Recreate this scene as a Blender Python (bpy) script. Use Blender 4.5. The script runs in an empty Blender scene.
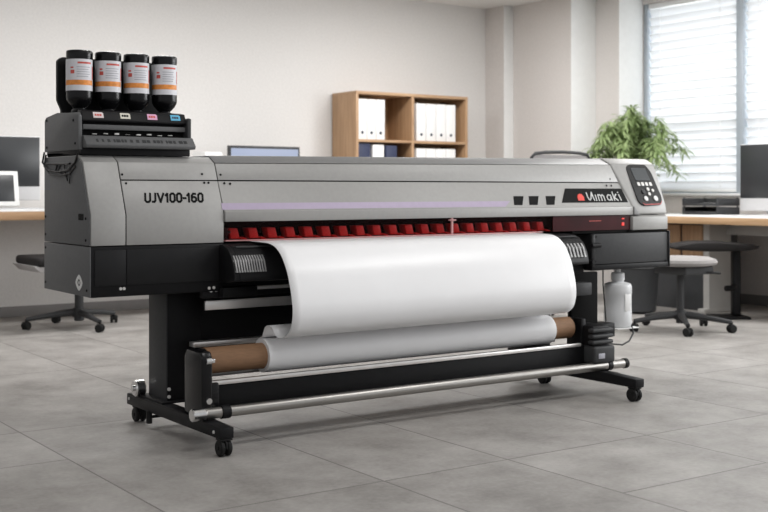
import bpy, bmesh, math, random
from math import sin, cos, pi, radians as R
from mathutils import Vector, Matrix
random.seed(7)
sc = bpy.context.scene
COL = sc.collection

# ------------------------------------------------------------------ materials
def nt_new(name):
    m = bpy.data.materials.new(name); m.use_nodes = True
    nt = m.node_tree
    return m, nt, nt.nodes['Principled BSDF']

def mat(name, col, rough=0.5, metal=0.0, var=0.06, scale=30.0, bump=0.0, spec=0.5, coat=0.0, stretch=None):
    """procedural paint / plastic / metal: base colour broken up by object-space noise"""
    m, nt, b = nt_new(name)
    tc = nt.nodes.new('ShaderNodeTexCoord')
    mp = nt.nodes.new('ShaderNodeMapping')
    if stretch: mp.inputs['Scale'].default_value = stretch
    nt.links.new(tc.outputs['Object'], mp.inputs['Vector'])
    n = nt.nodes.new('ShaderNodeTexNoise'); n.inputs['Scale'].default_value = scale
    n.inputs['Detail'].default_value = 4
    nt.links.new(mp.outputs['Vector'], n.inputs['Vector'])
    cr = nt.nodes.new('ShaderNodeValToRGB')
    lo = [max(0, c*(1-var)) for c in col]; hi = [min(1, c*(1+var)) for c in col]
    cr.color_ramp.elements[0].position = 0.3; cr.color_ramp.elements[1].position = 0.7
    cr.color_ramp.elements[0].color = (*lo, 1); cr.color_ramp.elements[1].color = (*hi, 1)
    nt.links.new(n.outputs['Fac'], cr.inputs['Fac'])
    nt.links.new(cr.outputs['Color'], b.inputs['Base Color'])
    b.inputs['Roughness'].default_value = rough
    b.inputs['Metallic'].default_value = metal
    b.inputs['Specular IOR Level'].default_value = spec
    b.inputs['Coat Weight'].default_value = coat
    if bump:
        bp = nt.nodes.new('ShaderNodeBump'); bp.inputs['Strength'].default_value = bump
        bp.inputs['Distance'].default_value = 0.004
        nt.links.new(n.outputs['Fac'], bp.inputs['Height'])
        nt.links.new(bp.outputs['Normal'], b.inputs['Normal'])
    return m

def srgb(r, g, b):
    f = lambda c: ((c/255+0.055)/1.055)**2.4 if c > 10 else c/255/12.92
    return (f(r), f(g), f(b))

M = {}
M['silver'] = mat('silver_paint', (0.36, 0.355, 0.345), 0.45, 0.08, 0.03, 60)
M['silver_dark'] = mat('silver_paint_trim', (0.27, 0.27, 0.27), 0.45, 0.08, 0.03, 60)
M['grey'] = mat('grey_sheet_metal', (0.125, 0.127, 0.13), 0.6, 0.0, 0.05, 80, 0.03, .35)
M['dgrey'] = mat('dark_grey_plastic', (0.042, 0.043, 0.045), 0.55, 0.0, 0.08, 60, 0.03, .3)
M['black'] = mat('black_coated_steel', (0.008, 0.008, 0.009), 0.5, 0.0, 0.1, 60, 0, .2)
M['gloss'] = mat('gloss_black_plastic', (0.006, 0.006, 0.007), 0.24, 0.0, 0.1, 20, 0, .3)
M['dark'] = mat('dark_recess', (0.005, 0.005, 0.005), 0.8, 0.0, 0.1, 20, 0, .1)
M['panelblack'] = mat('smoked_panel', (0.013, 0.013, 0.014), 0.4, 0.0, 0.1, 20, 0, .25)
M['steel'] = mat('brushed_steel', (0.40, 0.385, 0.365), 0.36, 1.0, 0.08, 25, 0, stretch=(0.3, 20, 20))
M['brightbar'] = mat('satin_bright_metal', (0.86, 0.84, 0.82), 0.34, 0.85, 0.03, 20)
M['chrome'] = mat('bright_steel', (0.75, 0.75, 0.75), 0.2, 1.0, 0.05, 30)
M['alu'] = mat('pale_aluminium', (0.66, 0.65, 0.63), 0.45, 0.2, 0.04, 30)
M['ribs'] = mat('grey_ribbed_plate', (0.36, 0.36, 0.36), 0.4, 0.3, 0.2, 30)
M['purple'] = mat('lilac_stripe', (0.44, 0.37, 0.50), 0.45, 0.0, 0.03, 40)
M['red'] = mat('red_plastic', (0.40, 0.030, 0.028), 0.4, 0.0, 0.08, 40)
M['redpale'] = mat('pale_pink_plastic', (0.52, 0.27, 0.27), 0.4, 0.0, 0.08, 40)
M['paper'] = mat('white_media', (0.88, 0.88, 0.89), 0.34, 0.0, 0.01, 8)
M['core'] = mat('brown_cardboard', srgb(142, 108, 80), 0.7, 0.0, 0.10, 14, 0, stretch=(2, 10, 10))
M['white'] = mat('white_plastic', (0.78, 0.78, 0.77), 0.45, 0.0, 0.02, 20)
M['cloudy'] = mat('milky_polyethylene', (0.66, 0.67, 0.68), 0.4, 0.0, 0.04, 12)
M['label'] = mat('label_paper', (0.74, 0.74, 0.78), 0.5, 0.0, 0.03, 40)
M['orange'] = mat('orange_print', (0.80, 0.29, 0.06), 0.5, 0.0, 0.25, 60)
M['redprint'] = mat('red_print', (0.62, 0.10, 0.08), 0.5, 0.0, 0.2, 80)
M['greyprint'] = mat('grey_print', (0.42, 0.42, 0.47), 0.5, 0.0, 0.1, 80)
M['pink'] = mat('pink_tag', (0.80, 0.42, 0.62), 0.5)
M['cyan'] = mat('cyan_tag', (0.12, 0.50, 0.75), 0.5)
M['cream'] = mat('cream_tag', (0.72, 0.70, 0.60), 0.5)
M['whitetag'] = mat('white_tag', (0.78, 0.68, 0.68), 0.5)
M['ink'] = mat('black_lettering', (0.006, 0.006, 0.006), 0.7, 0, .06, 30, 0, .15)
M['logo'] = mat('pale_grey_lettering', (0.62, 0.62, 0.62), 0.4)
M['redmark'] = mat('bright_red_mark', (0.80, 0.06, 0.04), 0.4)
M['rubber'] = mat('black_rubber', (0.010, 0.010, 0.010), 0.6, 0, .06, 30, 0, .25)
M['navy'] = mat('navy_card', (0.022, 0.030, 0.075), 0.5)
M['binder'] = mat('white_binder_card', (0.80, 0.79, 0.78), 0.5, 0, 0.015, 10)
M['hole'] = mat('dark_ring', (0.04, 0.05, 0.07), 0.4, 0.3)
M['fabric'] = mat('light_grey_fabric', (0.30, 0.285, 0.28), 0.9, 0, 0.08, 120, 0.1)
M['dfabric'] = mat('charcoal_fabric', (0.024, 0.022, 0.022), 0.8, 0, 0.1, 120, 0.1, .2)
M['deskwhite'] = mat('pale_desk_top', (0.72, 0.71, 0.70), 0.4, 0, 0.02, 10)
M['legwhite'] = mat('pale_grey_steel', (0.50, 0.49, 0.47), 0.45, 0.1, 0.03, 10)
M['alucase'] = mat('silver_computer_case', (0.62, 0.62, 0.63), 0.4, 0.2, 0.02, 20)
M['screenoff'] = mat('dark_screen', (0.028, 0.030, 0.033), 0.3, 0, 0.05, 5)
M['terracotta'] = mat('dusty_pink_clay', (0.48, 0.28, 0.22), 0.7, 0, 0.08, 20)
M['soil'] = mat('dark_soil', (0.03, 0.02, 0.015), 0.9, 0, 0.3, 60, 0.4)
M['stem'] = mat('plant_stem', (0.16, 0.19, 0.07), 0.7)
M['bin'] = mat('slate_plastic', (0.055, 0.058, 0.063), 0.5, 0, 0.06, 20)
M['frame'] = mat('window_frame_grey', (0.36, 0.40, 0.44), 0.4, 0.1, 0.03, 10)
M['base'] = mat('grey_baseboard', (0.20, 0.19, 0.185), 0.6, 0, 0.05, 10)
M['cable'] = mat('black_cable', (0.008, 0.008, 0.008), 0.45)
M['meshback'] = mat('pale_mesh_back', (0.45, 0.43, 0.43), 0.8, 0, 0.1, 150, 0.1)

def m_wood(name, c1, c2, axis):
    m, nt, b = nt_new(name)
    tc = nt.nodes.new('ShaderNodeTexCoord'); mp = nt.nodes.new('ShaderNodeMapping')
    s = [14.0, 14.0, 14.0]; s['xyz'.index(axis)] = 0.9
    mp.inputs['Scale'].default_value = s
    n = nt.nodes.new('ShaderNodeTexNoise'); n.inputs['Scale'].default_value = 3.0
    n.inputs['Detail'].default_value = 6; n.inputs['Distortion'].default_value = 0.6
    cr = nt.nodes.new('ShaderNodeValToRGB')
    cr.color_ramp.elements[0].position = .3; cr.color_ramp.elements[1].position = .7
    cr.color_ramp.elements[0].color = (*c1, 1); cr.color_ramp.elements[1].color = (*c2, 1)
    nt.links.new(tc.outputs['Object'], mp.inputs['Vector']); nt.links.new(mp.outputs['Vector'], n.inputs['Vector'])
    nt.links.new(n.outputs['Fac'], cr.inputs['Fac']); nt.links.new(cr.outputs['Color'], b.inputs['Base Color'])
    b.inputs['Roughness'].default_value = .5
    return m
M['wood'] = m_wood('oak_board', srgb(160, 126, 94), srgb(186, 152, 118), 'x')
M['woodv'] = m_wood('oak_board_upright', srgb(156, 122, 90), srgb(182, 148, 114), 'z')
M['deskwood'] = m_wood('desk_edge_wood', srgb(186, 150, 112), srgb(206, 172, 136), 'y')

def m_wall(name, col, sc_=55.0):
    m, nt, b = nt_new(name)
    g = nt.nodes.new('ShaderNodeNewGeometry')
    n = nt.nodes.new('ShaderNodeTexNoise'); n.inputs['Scale'].default_value = sc_; n.inputs['Detail'].default_value = 5
    cr = nt.nodes.new('ShaderNodeValToRGB')
    cr.color_ramp.elements[0].position = .25; cr.color_ramp.elements[1].position = .75
    cr.color_ramp.elements[0].color = (*[c*.95 for c in col], 1); cr.color_ramp.elements[1].color = (*[min(1, c*1.04) for c in col], 1)
    nt.links.new(g.outputs['Position'], n.inputs['Vector'])
    nt.links.new(n.outputs['Fac'], cr.inputs['Fac']); nt.links.new(cr.outputs['Color'], b.inputs['Base Color'])
    bp = nt.nodes.new('ShaderNodeBump'); bp.inputs['Strength'].default_value = .25; bp.inputs['Distance'].default_value = .004
    nt.links.new(n.outputs['Fac'], bp.inputs['Height']); nt.links.new(bp.outputs['Normal'], b.inputs['Normal'])
    b.inputs['Roughness'].default_value = .85
    return m
M['wall'] = m_wall('plaster_wall', (0.69, 0.672, 0.655))
M['wall2'] = m_wall('plaster_wall_window_side', (0.66, 0.625, 0.60))
M['ceiling'] = m_wall('ceiling_paint', (0.80, 0.79, 0.77))

def m_floor():
    m, nt, b = nt_new('grey_stone_tiles')
    N, L = nt.nodes.new, nt.links.new
    g = N('ShaderNodeNewGeometry'); sx = N('ShaderNodeSeparateXYZ'); L(g.outputs['Position'], sx.inputs[0])
    def mth(op, a, bb=None, c=None):
        n = N('ShaderNodeMath'); n.operation = op
        for i, v in enumerate((a, bb, c)):
            if v is None: continue
            if isinstance(v, (int, float)): n.inputs[i].default_value = v
            else: L(v, n.inputs[i])
        return n.outputs[0]
    PX = 1.98
    xs = mth('FLOORED_MODULO', mth('ADD', sx.outputs[0], 0.46), PX)          # column position inside one repeat
    # columns 0-.74, .74-1.27, 1.27-1.98
    c1 = mth('GREATER_THAN', xs, 0.74); c2 = mth('GREATER_THAN', xs, 1.27)
    gx = mth('MINIMUM', mth('MINIMUM', mth('ABSOLUTE', xs), mth('ABSOLUTE', mth('SUBTRACT', xs, 0.74))),
             mth('MINIMUM', mth('ABSOLUTE', mth('SUBTRACT', xs, 1.27)), mth('ABSOLUTE', mth('SUBTRACT', xs, PX))))
    PY = 1.435
    off = mth('ADD', 0.60, 0.0)
    ys = mth('FLOORED_MODULO', mth('ADD', sx.outputs[1], off), PY)
    gy = mth('MINIMUM', ys, mth('SUBTRACT', PY, ys))
    half = mth('ADD', mth('ABSOLUTE', mth('SUBTRACT', ys, PY-.55)), mth('MULTIPLY', mth('SUBTRACT', 1.0, c2), 9.0))   # narrow tiles in every third row
    gy = mth('MINIMUM', gy, half)
    gd = mth('MINIMUM', gx, gy)
    line = mth('LESS_THAN', gd, 0.0028)
    # per tile tone
    iy = mth('ADD', mth('FLOOR', mth('DIVIDE', mth('ADD', sx.outputs[1], off), PY)), mth('MULTIPLY', mth('MULTIPLY', mth('GREATER_THAN', ys, PY-.55), c2), .5))
    ix = mth('ADD', mth('ADD', c1, c2), mth('MULTIPLY', mth('FLOOR', mth('DIVIDE', mth('ADD', sx.outputs[0], .46), PX)), 3))
    cb = N('ShaderNodeCombineXYZ'); L(ix, cb.inputs[0]); L(iy, cb.inputs[1])
    wn = N('ShaderNodeTexWhiteNoise'); L(cb.outputs[0], wn.inputs['Vector'])
    n1 = N('ShaderNodeTexNoise'); n1.inputs['Scale'].default_value = 3.0; n1.inputs['Detail'].default_value = 9; n1.inputs['Roughness'].default_value = .68
    vo = N('ShaderNodeVectorMath'); vo.operation = 'ADD'; L(g.outputs['Position'], vo.inputs[0]); L(cb.outputs[0], vo.inputs[1])
    L(vo.outputs[0], n1.inputs['Vector'])
    n2 = N('ShaderNodeTexNoise'); n2.inputs['Scale'].default_value = 60; n2.inputs['Detail'].default_value = 4
    L(g.outputs['Position'], n2.inputs['Vector'])
    cr = N('ShaderNodeValToRGB')
    cr.color_ramp.elements[0].position = .36; cr.color_ramp.elements[1].position = .66
    cr.color_ramp.elements[0].color = (0.215, 0.203, 0.190, 1); cr.color_ramp.elements[1].color = (0.405, 0.388, 0.370, 1)
    fac = mth('ADD', mth('MULTIPLY', n1.outputs['Fac'], .78), mth('ADD', mth('MULTIPLY', n2.outputs['Fac'], .17), mth('MULTIPLY', wn.outputs['Value'], .06)))
    L(fac, cr.inputs['Fac'])
    mx = N('ShaderNodeMix'); mx.data_type = 'RGBA'
    L(line, mx.inputs['Factor']); L(cr.outputs['Color'], mx.inputs['A']); mx.inputs['B'].default_value = (0.12, 0.112, 0.105, 1)
    L(mx.outputs['Result'], b.inputs['Base Color'])
    rr = N('ShaderNodeMapRange'); rr.inputs['To Min'].default_value = .42; rr.inputs['To Max'].default_value = .6
    L(n1.outputs['Fac'], rr.inputs['Value']); L(rr.outputs[0], b.inputs['Roughness'])
    bp = N('ShaderNodeBump'); bp.inputs['Strength'].default_value = .12; bp.inputs['Distance'].default_value = .003
    L(n2.outputs['Fac'], bp.inputs['Height']); L(bp.outputs['Normal'], b.inputs['Normal'])
    b.inputs['Specular IOR Level'].default_value = .35
    return m
M['floor'] = m_floor()

def m_tint(name, tint, glossy=.12, rough=.05):
    m = bpy.data.materials.new(name); m.use_nodes = True; nt = m.node_tree; nt.nodes.clear()
    o = nt.nodes.new('ShaderNodeOutputMaterial'); mix = nt.nodes.new('ShaderNodeMixShader')
    t = nt.nodes.new('ShaderNodeBsdfTransparent'); t.inputs['Color'].default_value = (*tint, 1)
    g = nt.nodes.new('ShaderNodeBsdfGlossy'); g.inputs['Roughness'].default_value = rough
    lw = nt.nodes.new('ShaderNodeLayerWeight'); lw.inputs['Blend'].default_value = .25
    mt = nt.nodes.new('ShaderNodeMath'); mt.operation = 'MULTIPLY'; mt.inputs[1].default_value = glossy*4
    nt.links.new(lw.outputs['Fresnel'], mt.inputs[0]); nt.links.new(mt.outputs[0], mix.inputs['Fac'])
    nt.links.new(t.outputs[0], mix.inputs[1]); nt.links.new(g.outputs[0], mix.inputs[2]); nt.links.new(mix.outputs[0], o.inputs[0])
    return m
M['redglass'] = m_tint('red_acrylic', (0.95, 0.72, 0.72), .05)
M['redglassdark'] = mat('deep_red_acrylic', (0.040, 0.003, 0.005), 0.35, 0, .3, 8, 0, .15)
M['glass'] = m_tint('window_glass', (0.93, 0.95, 0.96), .10)

def m_emit(name, col, s, base=(0.02, 0.02, 0.02)):
    m, nt, b = nt_new(name)
    b.inputs['Base Color'].default_value = (*base, 1)
    n = nt.nodes.new('ShaderNodeTexNoise'); n.inputs['Scale'].default_value = 2.0
    cr = nt.nodes.new('ShaderNodeValToRGB')
    cr.color_ramp.elements[0].color = (*[c*.85 for c in col], 1); cr.color_ramp.elements[1].color = (*col, 1)
    nt.links.new(n.outputs['Fac'], cr.inputs['Fac']); nt.links.new(cr.outputs['Color'], b.inputs['Emission Color'])
    b.inputs['Emission Strength'].default_value = s
    return m
M['screenon'] = m_emit('lit_screen', (0.50, 0.58, 0.80), 0.75)
M['lcd'] = m_emit('lcd_glow', (0.10, 0.13, 0.15), 0.10, (0.012, 0.015, 0.017))
M['led'] = m_emit('red_indicator', (0.9, 0.05, 0.04), 0.9, (0.4, 0.02, 0.02))

def m_leaf():
    m, nt, b = nt_new('bamboo_leaf')
    oi = nt.nodes.new('ShaderNodeNewGeometry')
    n = nt.nodes.new('ShaderNodeTexNoise'); n.inputs['Scale'].default_value = 9
    nt.links.new(oi.outputs['Position'], n.inputs['Vector'])
    cr = nt.nodes.new('ShaderNodeValToRGB')
    cr.color_ramp.elements[0].position = .3; cr.color_ramp.elements[1].position = .7
    cr.color_ramp.elements[0].color = (0.19, 0.27, 0.10, 1); cr.color_ramp.elements[1].color = (0.46, 0.56, 0.29, 1)
    nt.links.new(n.outputs['Fac'], cr.inputs['Fac'])
    o = nt.nodes['Material Output']
    tr = nt.nodes.new('ShaderNodeBsdfTranslucent'); mx = nt.nodes.new('ShaderNodeMixShader'); mx.inputs[0].default_value = .4
    nt.links.new(cr.outputs['Color'], b.inputs['Base Color']); nt.links.new(cr.outputs['Color'], tr.inputs['Color'])
    b.inputs['Roughness'].default_value = .5
    nt.links.new(b.outputs[0], mx.inputs[1]); nt.links.new(tr.outputs[0], mx.inputs[2]); nt.links.new(mx.outputs[0], o.inputs[0])
    return m
M['leaf'] = m_leaf()
def m_slat():
    m, nt, b = nt_new('white_blind_slat')
    g = nt.nodes.new('ShaderNodeNewGeometry'); n = nt.nodes.new('ShaderNodeTexNoise'); n.inputs['Scale'].default_value = 3
    nt.links.new(g.outputs['Position'], n.inputs['Vector'])
    cr = nt.nodes.new('ShaderNodeValToRGB'); cr.color_ramp.elements[0].color = (.84, .845, .85, 1); cr.color_ramp.elements[1].color = (.89, .89, .895, 1)
    nt.links.new(n.outputs['Fac'], cr.inputs['Fac'])
    o = nt.nodes['Material Output']
    tr = nt.nodes.new('ShaderNodeBsdfTranslucent'); mx = nt.nodes.new('ShaderNodeMixShader'); mx.inputs[0].default_value = .42
    nt.links.new(cr.outputs['Color'], b.inputs['Base Color']); nt.links.new(cr.outputs['Color'], tr.inputs['Color'])
    b.inputs['Roughness'].default_value = .5
    nt.links.new(b.outputs[0], mx.inputs[1]); nt.links.new(tr.outputs[0], mx.inputs[2]); nt.links.new(mx.outputs[0], o.inputs[0])
    return m
M['slat'] = m_slat()

# ------------------------------------------------------------------ mesh builder
class MB:
    def __init__(s): s.bm = bmesh.new()
    def _merge(s, b, bevel=0, seg=2, mtx=None):
        if callable(mtx): 
            for v in b.verts: v.co = mtx(v.co)
            mtx = None
        bmesh.ops.recalc_face_normals(b, faces=b.faces)
        if bevel:
            es = [e for e in b.edges if len(e.link_faces) == 2 and e.calc_face_angle(0) > R(25)]
            bmesh.ops.bevel(b, geom=es, offset=bevel, segments=seg, affect='EDGES', profile=.5, clamp_overlap=True)
        if mtx is not None: b.transform(mtx)
        me = bpy.data.meshes.new('t'); b.to_mesh(me); b.free()
        s.bm.from_mesh(me); bpy.data.meshes.remove(me)
        return s
    def box(s, x0, x1, y0, y1, z0, z1, bevel=0, seg=2, mtx=None):
        b = bmesh.new()
        v = [b.verts.new(p) for p in ((x0,y0,z0),(x1,y0,z0),(x1,y1,z0),(x0,y1,z0),(x0,y0,z1),(x1,y0,z1),(x1,y1,z1),(x0,y1,z1))]
        for f in ((0,1,2,3),(4,5,6,7),(0,1,5,4),(1,2,6,5),(2,3,7,6),(3,0,4,7)): b.faces.new([v[i] for i in f])
        return s._merge(b, bevel, seg, mtx)
    def prism(s, prof, a0, a1, axis='x', bevel=0, seg=2, mtx=None):
        """extrude a closed polygon along an axis; profile coords are the other two axes in xyz order"""
        b = bmesh.new()
        def P(u, v, a): return {'x': (a,u,v), 'y': (u,a,v), 'z': (u,v,a)}[axis]
        A = [b.verts.new(P(u,v,a0)) for u,v in prof]; B = [b.verts.new(P(u,v,a1)) for u,v in prof]
        n = len(prof)
        b.faces.new(A); b.faces.new(B)
        for i in range(n): b.faces.new((A[i], A[(i+1)%n], B[(i+1)%n], B[i]))
        return s._merge(b, bevel, seg, mtx)
    def lathe(s, prof, c=(0,0,0), n=32, axis='z', mtx=None):
        """prof: (radius, along) from one end to the other; ends closed"""
        b = bmesh.new(); rings = []
        for r, h in prof:
            if r < 1e-5: rings.append([b.verts.new((0,0,h))])
            else: rings.append([b.verts.new((r*cos(2*pi*i/n), r*sin(2*pi*i/n), h)) for i in range(n)])
        for a, q in zip(rings, rings[1:]):
            for i in range(n):
                j = (i+1) % n
                if len(a) == 1 and len(q) == 1: continue
                if len(a) == 1: b.faces.new((a[0], q[i], q[j]))
                elif len(q) == 1: b.faces.new((a[i], a[j], q[0]))
                else: b.faces.new((a[i], a[j], q[j], q[i]))
        if len(rings[0]) > 1: b.faces.new(rings[0])
        if len(rings[-1]) > 1: b.faces.new(rings[-1])
        rot = Matrix.Identity(4)
        if axis == 'x': rot = Matrix.Rotation(pi/2, 4, 'Y')
        if axis == 'y': rot = Matrix.Rotation(-pi/2, 4, 'X')
        T = Matrix.Translation(c) @ rot
        return s._merge(b, 0, 0, T if mtx is None else mtx @ T)
    def cyl(s, c, r, h, axis='z', n=28, ch=None, mtx=None):
        ch = min(r, h)*.12 if ch is None else ch
        return s.lathe([(0,0),(r-ch,0),(r,ch),(r,h-ch),(r-ch,h),(0,h)], c, n, axis, mtx)
    def tube(s, pts, r, n=10, mtx=None):
        b = bmesh.new(); pts = [Vector(p) for p in pts]; rings = []; up = None
        rr = r if isinstance(r, (list, tuple)) else [r]*len(pts)
        for i, p in enumerate(pts):
            t = (pts[min(i+1, len(pts)-1)] - pts[max(i-1, 0)]).normalized()
            if up is None:
                up = Vector((0,0,1)) if abs(t.z) < .9 else Vector((1,0,0))
            sd = t.cross(up).normalized(); up = sd.cross(t).normalized()
            rings.append([b.verts.new(p + rr[i]*(cos(2*pi*k/n)*sd + sin(2*pi*k/n)*up)) for k in range(n)])
        for a, q in zip(rings, rings[1:]):
            for k in range(n): b.faces.new((a[k], a[(k+1)%n], q[(k+1)%n], q[k]))
        b.faces.new(rings[0]); b.faces.new(rings[-1])
        return s._merge(b, 0, 0, mtx)
    def poly(s, pts, thick=0.0, normal=None):
        """flat polygon given a real thickness towards -normal"""
        b = bmesh.new(); pts = [Vector(p) for p in pts]
        n = Vector(normal).normalized()
        A = [b.verts.new(p) for p in pts]; B = [b.verts.new(p - n*thick) for p in pts]
        k = len(pts); b.faces.new(A); b.faces.new(B)
        for i in range(k): b.faces.new((A[i], A[(i+1)%k], B[(i+1)%k], B[i]))
        return s._merge(b)
    def build(s, name, m, parent=None, smooth=35, origin=None):
        me = bpy.data.meshes.new(name); 
        if origin is not None: s.bm.transform(Matrix.Translation(-Vector(origin)))
        s.bm.to_mesh(me); s.bm.free()
        me.materials.append(M[m] if isinstance(m, str) else m)
        if smooth:
            me.shade_smooth(); me.set_sharp_from_angle(angle=R(smooth))
        o = bpy.data.objects.new(name, me); COL.objects.link(o)
        if origin is not None: o.location = origin
        if parent is not None:
            o.parent = parent
            o.location = Vector(o.location) - world_of(parent)
        return o

def world_of(o):
    v = Vector((0,0,0))
    while o is not None: v += Vector(o.location); o = o.parent
    return v
def tag(o, label, cat, group=None, kind=None):
    if label: o['label'] = label
    if cat: o['category'] = cat
    if group: o['group'] = group
    if kind: o['kind'] = kind
    return o
def struct(o): o['kind'] = 'structure'; return o
def thing(name, label, cat, loc=(0,0,0), group=None):
    o = bpy.data.objects.new(name, None); COL.objects.link(o); o.location = loc
    o.empty_display_size = .05
    return tag(o, label, cat, group)
def copy_tree(o, parent=None):
    c = o.copy(); COL.objects.link(c)
    if parent is not None: c.parent = parent
    for ch in [x for x in bpy.data.objects if x.parent == o]: copy_tree(ch, c)
    return c

# ------------------------------------------------------------------ the room
H = 2.715
YB = 5.0
b = MB(); b.box(-6, 6.5, -6, YB+.1, -.08, 0); struct(b.build('floor', 'floor', smooth=0))
b = MB(); b.box(-6, 6.5, -2.2, YB+.1, H, H+.1); struct(b.build('ceiling', 'ceiling', smooth=0))
b = MB(); b.box(-6, 5.6, YB, YB+.12, 0, H); struct(b.build('wall_back', 'wall', smooth=0))
SILL, HEAD = .90, 2.645
WX = 6.10
b = MB()
b.prism([(5.375,YB),(5.375,4.73),(5.49,4.73),(5.49,3.936),(5.80,3.936),(5.80,3.643),(6.36,3.643),(6.36,YB)], 0, H, 'z')
b.box(WX, 6.36, -4.2, 3.643, 0, SILL); b.box(WX, 6.36, -4.2, 3.643, HEAD, H)
b.box(WX, 6.36, .2, 1.40, SILL, HEAD); b.box(WX, 6.36, -4.2, -3.6, SILL, HEAD)  # out-of-view opening between these two, added to let the fill light in
struct(b.build('wall_right', 'wall2', smooth=0))
b = MB(); b.box(-6, 5.375, YB-.012, YB, 0, .078, .003); struct(b.build('baseboard_back', 'base'))
b = MB(); b.box(WX-.012, WX, -2.2, 3.643, 0, .085, .003); struct(b.build('baseboard_right', 'base'))
b = MB(); b.box(WX-.03, WX+.10, 1.40, 3.643, SILL-.0, SILL+.022, .004); struct(b.build('trim_1', 'white'))

for n_, (xa, xb, y_) in enumerate(((5.80, 6.10, 3.643), (5.49, 5.80, 3.936), (5.375, 5.49, 4.73))):  # white boards added so these faces read as brightly lit strips
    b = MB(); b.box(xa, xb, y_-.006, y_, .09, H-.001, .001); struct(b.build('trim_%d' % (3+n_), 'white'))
# window: frame, mullion, transom, panes, daylight outside, blinds inside
def window(n, y0, y1):
    f = MB()
    x0, x1 = 6.20, 6.26
    f.box(x0, x1, y0, y0+.05, SILL+.022, HEAD, .004); f.box(x0, x1, y1-.05, y1, SILL+.022, HEAD, .004)
    f.box(x0, x1, y0+.05, y1-.05, SILL+.022, SILL+.08, .004); f.box(x0, x1, y0+.05, y1-.05, HEAD-.05, HEAD, .004)
    f.box(x0, x1, y0+.05, y1-.05, 1.49, 1.54, .004)
    w = struct(f.build(f'window_{n}', 'frame'))
    g = MB(); g.box(6.226, 6.232, y0+.05, y1-.05, SILL+.08, 1.49); g.box(6.226, 6.232, y0+.05, y1-.05, 1.54, HEAD-.05)
    g.build('pane', 'glass', w)
    return w
window(1, 2.57, 3.640)
window(2, 1.402, 2.57)
b = MB(); b.box(WX+.015, 6.20, 2.535, 2.605, SILL+.022, HEAD, .004); b.box(WX+.02, 6.20, 3.60, 3.642, SILL+.022, HEAD, .004)
struct(b.build('trim_2', 'frame'))
def blind(y0, y1, label):
    t = thing('window_blind', label, 'blind', ((6.15), (y0+y1)/2, SILL+.03), 'white venetian blinds at the window')
    h = MB(); h.box(6.125, 6.175, y0, y1, HEAD-.05, HEAD-.002, .004); h.build('head_rail', 'white', t)
    s_ = MB(); z = SILL+.09; k = 0
    while z < HEAD-.07:
        mt = Matrix.Translation((6.15, 0, z)) @ Matrix.Rotation(R(64), 4, 'Y')
        up_ = [(-.0390+.0195*k_, .007*(1-((k_-2)/2)**2)) for k_ in range(5)]
        pr_ = up_ + [(a_, c_-.0012) for a_, c_ in reversed(up_)]
        s_.prism(pr_, y0, y1, 'y', 0, 2, mt)
        z += .0745
    s_.build('slat', 'slat', t, smooth=0)
    c = MB()
    for y in (y0+.15, y1-.15): c.tube([(6.112, y, SILL+.06), (6.112, y, HEAD-.03)], .0022, 6)
    c.build('cord', 'white', t)
    r = MB(); r.box(6.13, 6.17, y0, y1, SILL+.034, SILL+.055, .004); r.build('bottom_rail', 'white', t)
    return t
blind(2.62, 3.59, 'white venetian blind behind the leafy plant, left of the window mullion')
blind(1.43, 2.525, 'white venetian blind behind the desktop computer at the right edge')

# ------------------------------------------------------------------ printer
PR = thing('large_format_printer', 'silver and black wide-format roll printer standing on casters in the room centre', 'printer', (1.02, .4, 0))
UP = Vector((0, .094, .225)).normalized(); NRM = Vector((0, -.225, .094)).normalized(); ANG = math.atan2(.225, .094)
def slant(x, z, lift=0.0):
    """point on the slanted front of the machine"""
    t = (z-.858)/.225
    return Vector((x, .362+.094*t, z)) + NRM*lift
def slant_poly(mb, xz, lift, thick): mb.poly([slant(x, z, lift) for x, z in xz], thick, NRM)

ZT = 1.088
SL = lambda z: .362 + .094*(z-.858)/.225
# -- left end cabinet (upper, silver)
cab = MB()
lowp = [(.362,.745),(.362,.858),(SL(.985),.985),(.56,.985),(.56,.745)]
upp = [(SL(.989),.989),(SL(1.055),1.055),(.492,1.080),(.86,1.080),(.86,.989)]
cab.prism([(.362,.745),(.362,.858),(SL(1.055),1.055),(.492,1.080),(.86,1.080),(.86,.745)], -.349, -.216, 'x', .003)
E1 = cab.build('end_cabinet', 'silver', PR)
x = MB(); x.prism([(.366,.747),(.366,.858),(SL(1.05)+.006,1.05),(.494,1.074),(.855,1.074),(.855,.747)], -.216, .185, 'x'); x.build('inner_frame', 'dark', E1)
x = MB(); x.prism(lowp, -.2125, .187, 'x', .002); x.build('front_panel', 'silver', E1)
x = MB(); x.prism(upp, -.2125, .187, 'x', .002); x.build('top_hatch', 'silver', E1)
x = MB(); x.prism([(.368,.747),(.368,.858),(SL(1.05)+.012,1.05),(.498,1.078),(.862,1.078),(.862,.747)], -.354, -.349, 'x', .0015)
x.build('side_panel', 'grey', E1)['label'] = 'dark grey sheet metal side panel'
def stroke(mb, pts, w, lift=.0028, th=.002):
    for (a, c) in zip(pts, pts[1:]):
        a, c = Vector(a), Vector(c); d_ = (c-a).normalized(); n_ = Vector((-d_.y, d_.x))
        a2, c2 = a - d_*w*.30, c + d_*w*.30
        xz = [a2+n_*w/2, c2+n_*w/2, c2-n_*w/2, a2-n_*w/2]
        slant_poly(mb, [(p.x, p.y) for p in xz], lift, th)
ZERO = [(.12,.2),(.12,.8),(.26,.96),(.46,.96),(.60,.8),(.60,.2),(.46,.04),(.26,.04),(.12,.2)]
ONE = [(.06,.74),(.26,.96),(.26,.02)]
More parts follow.
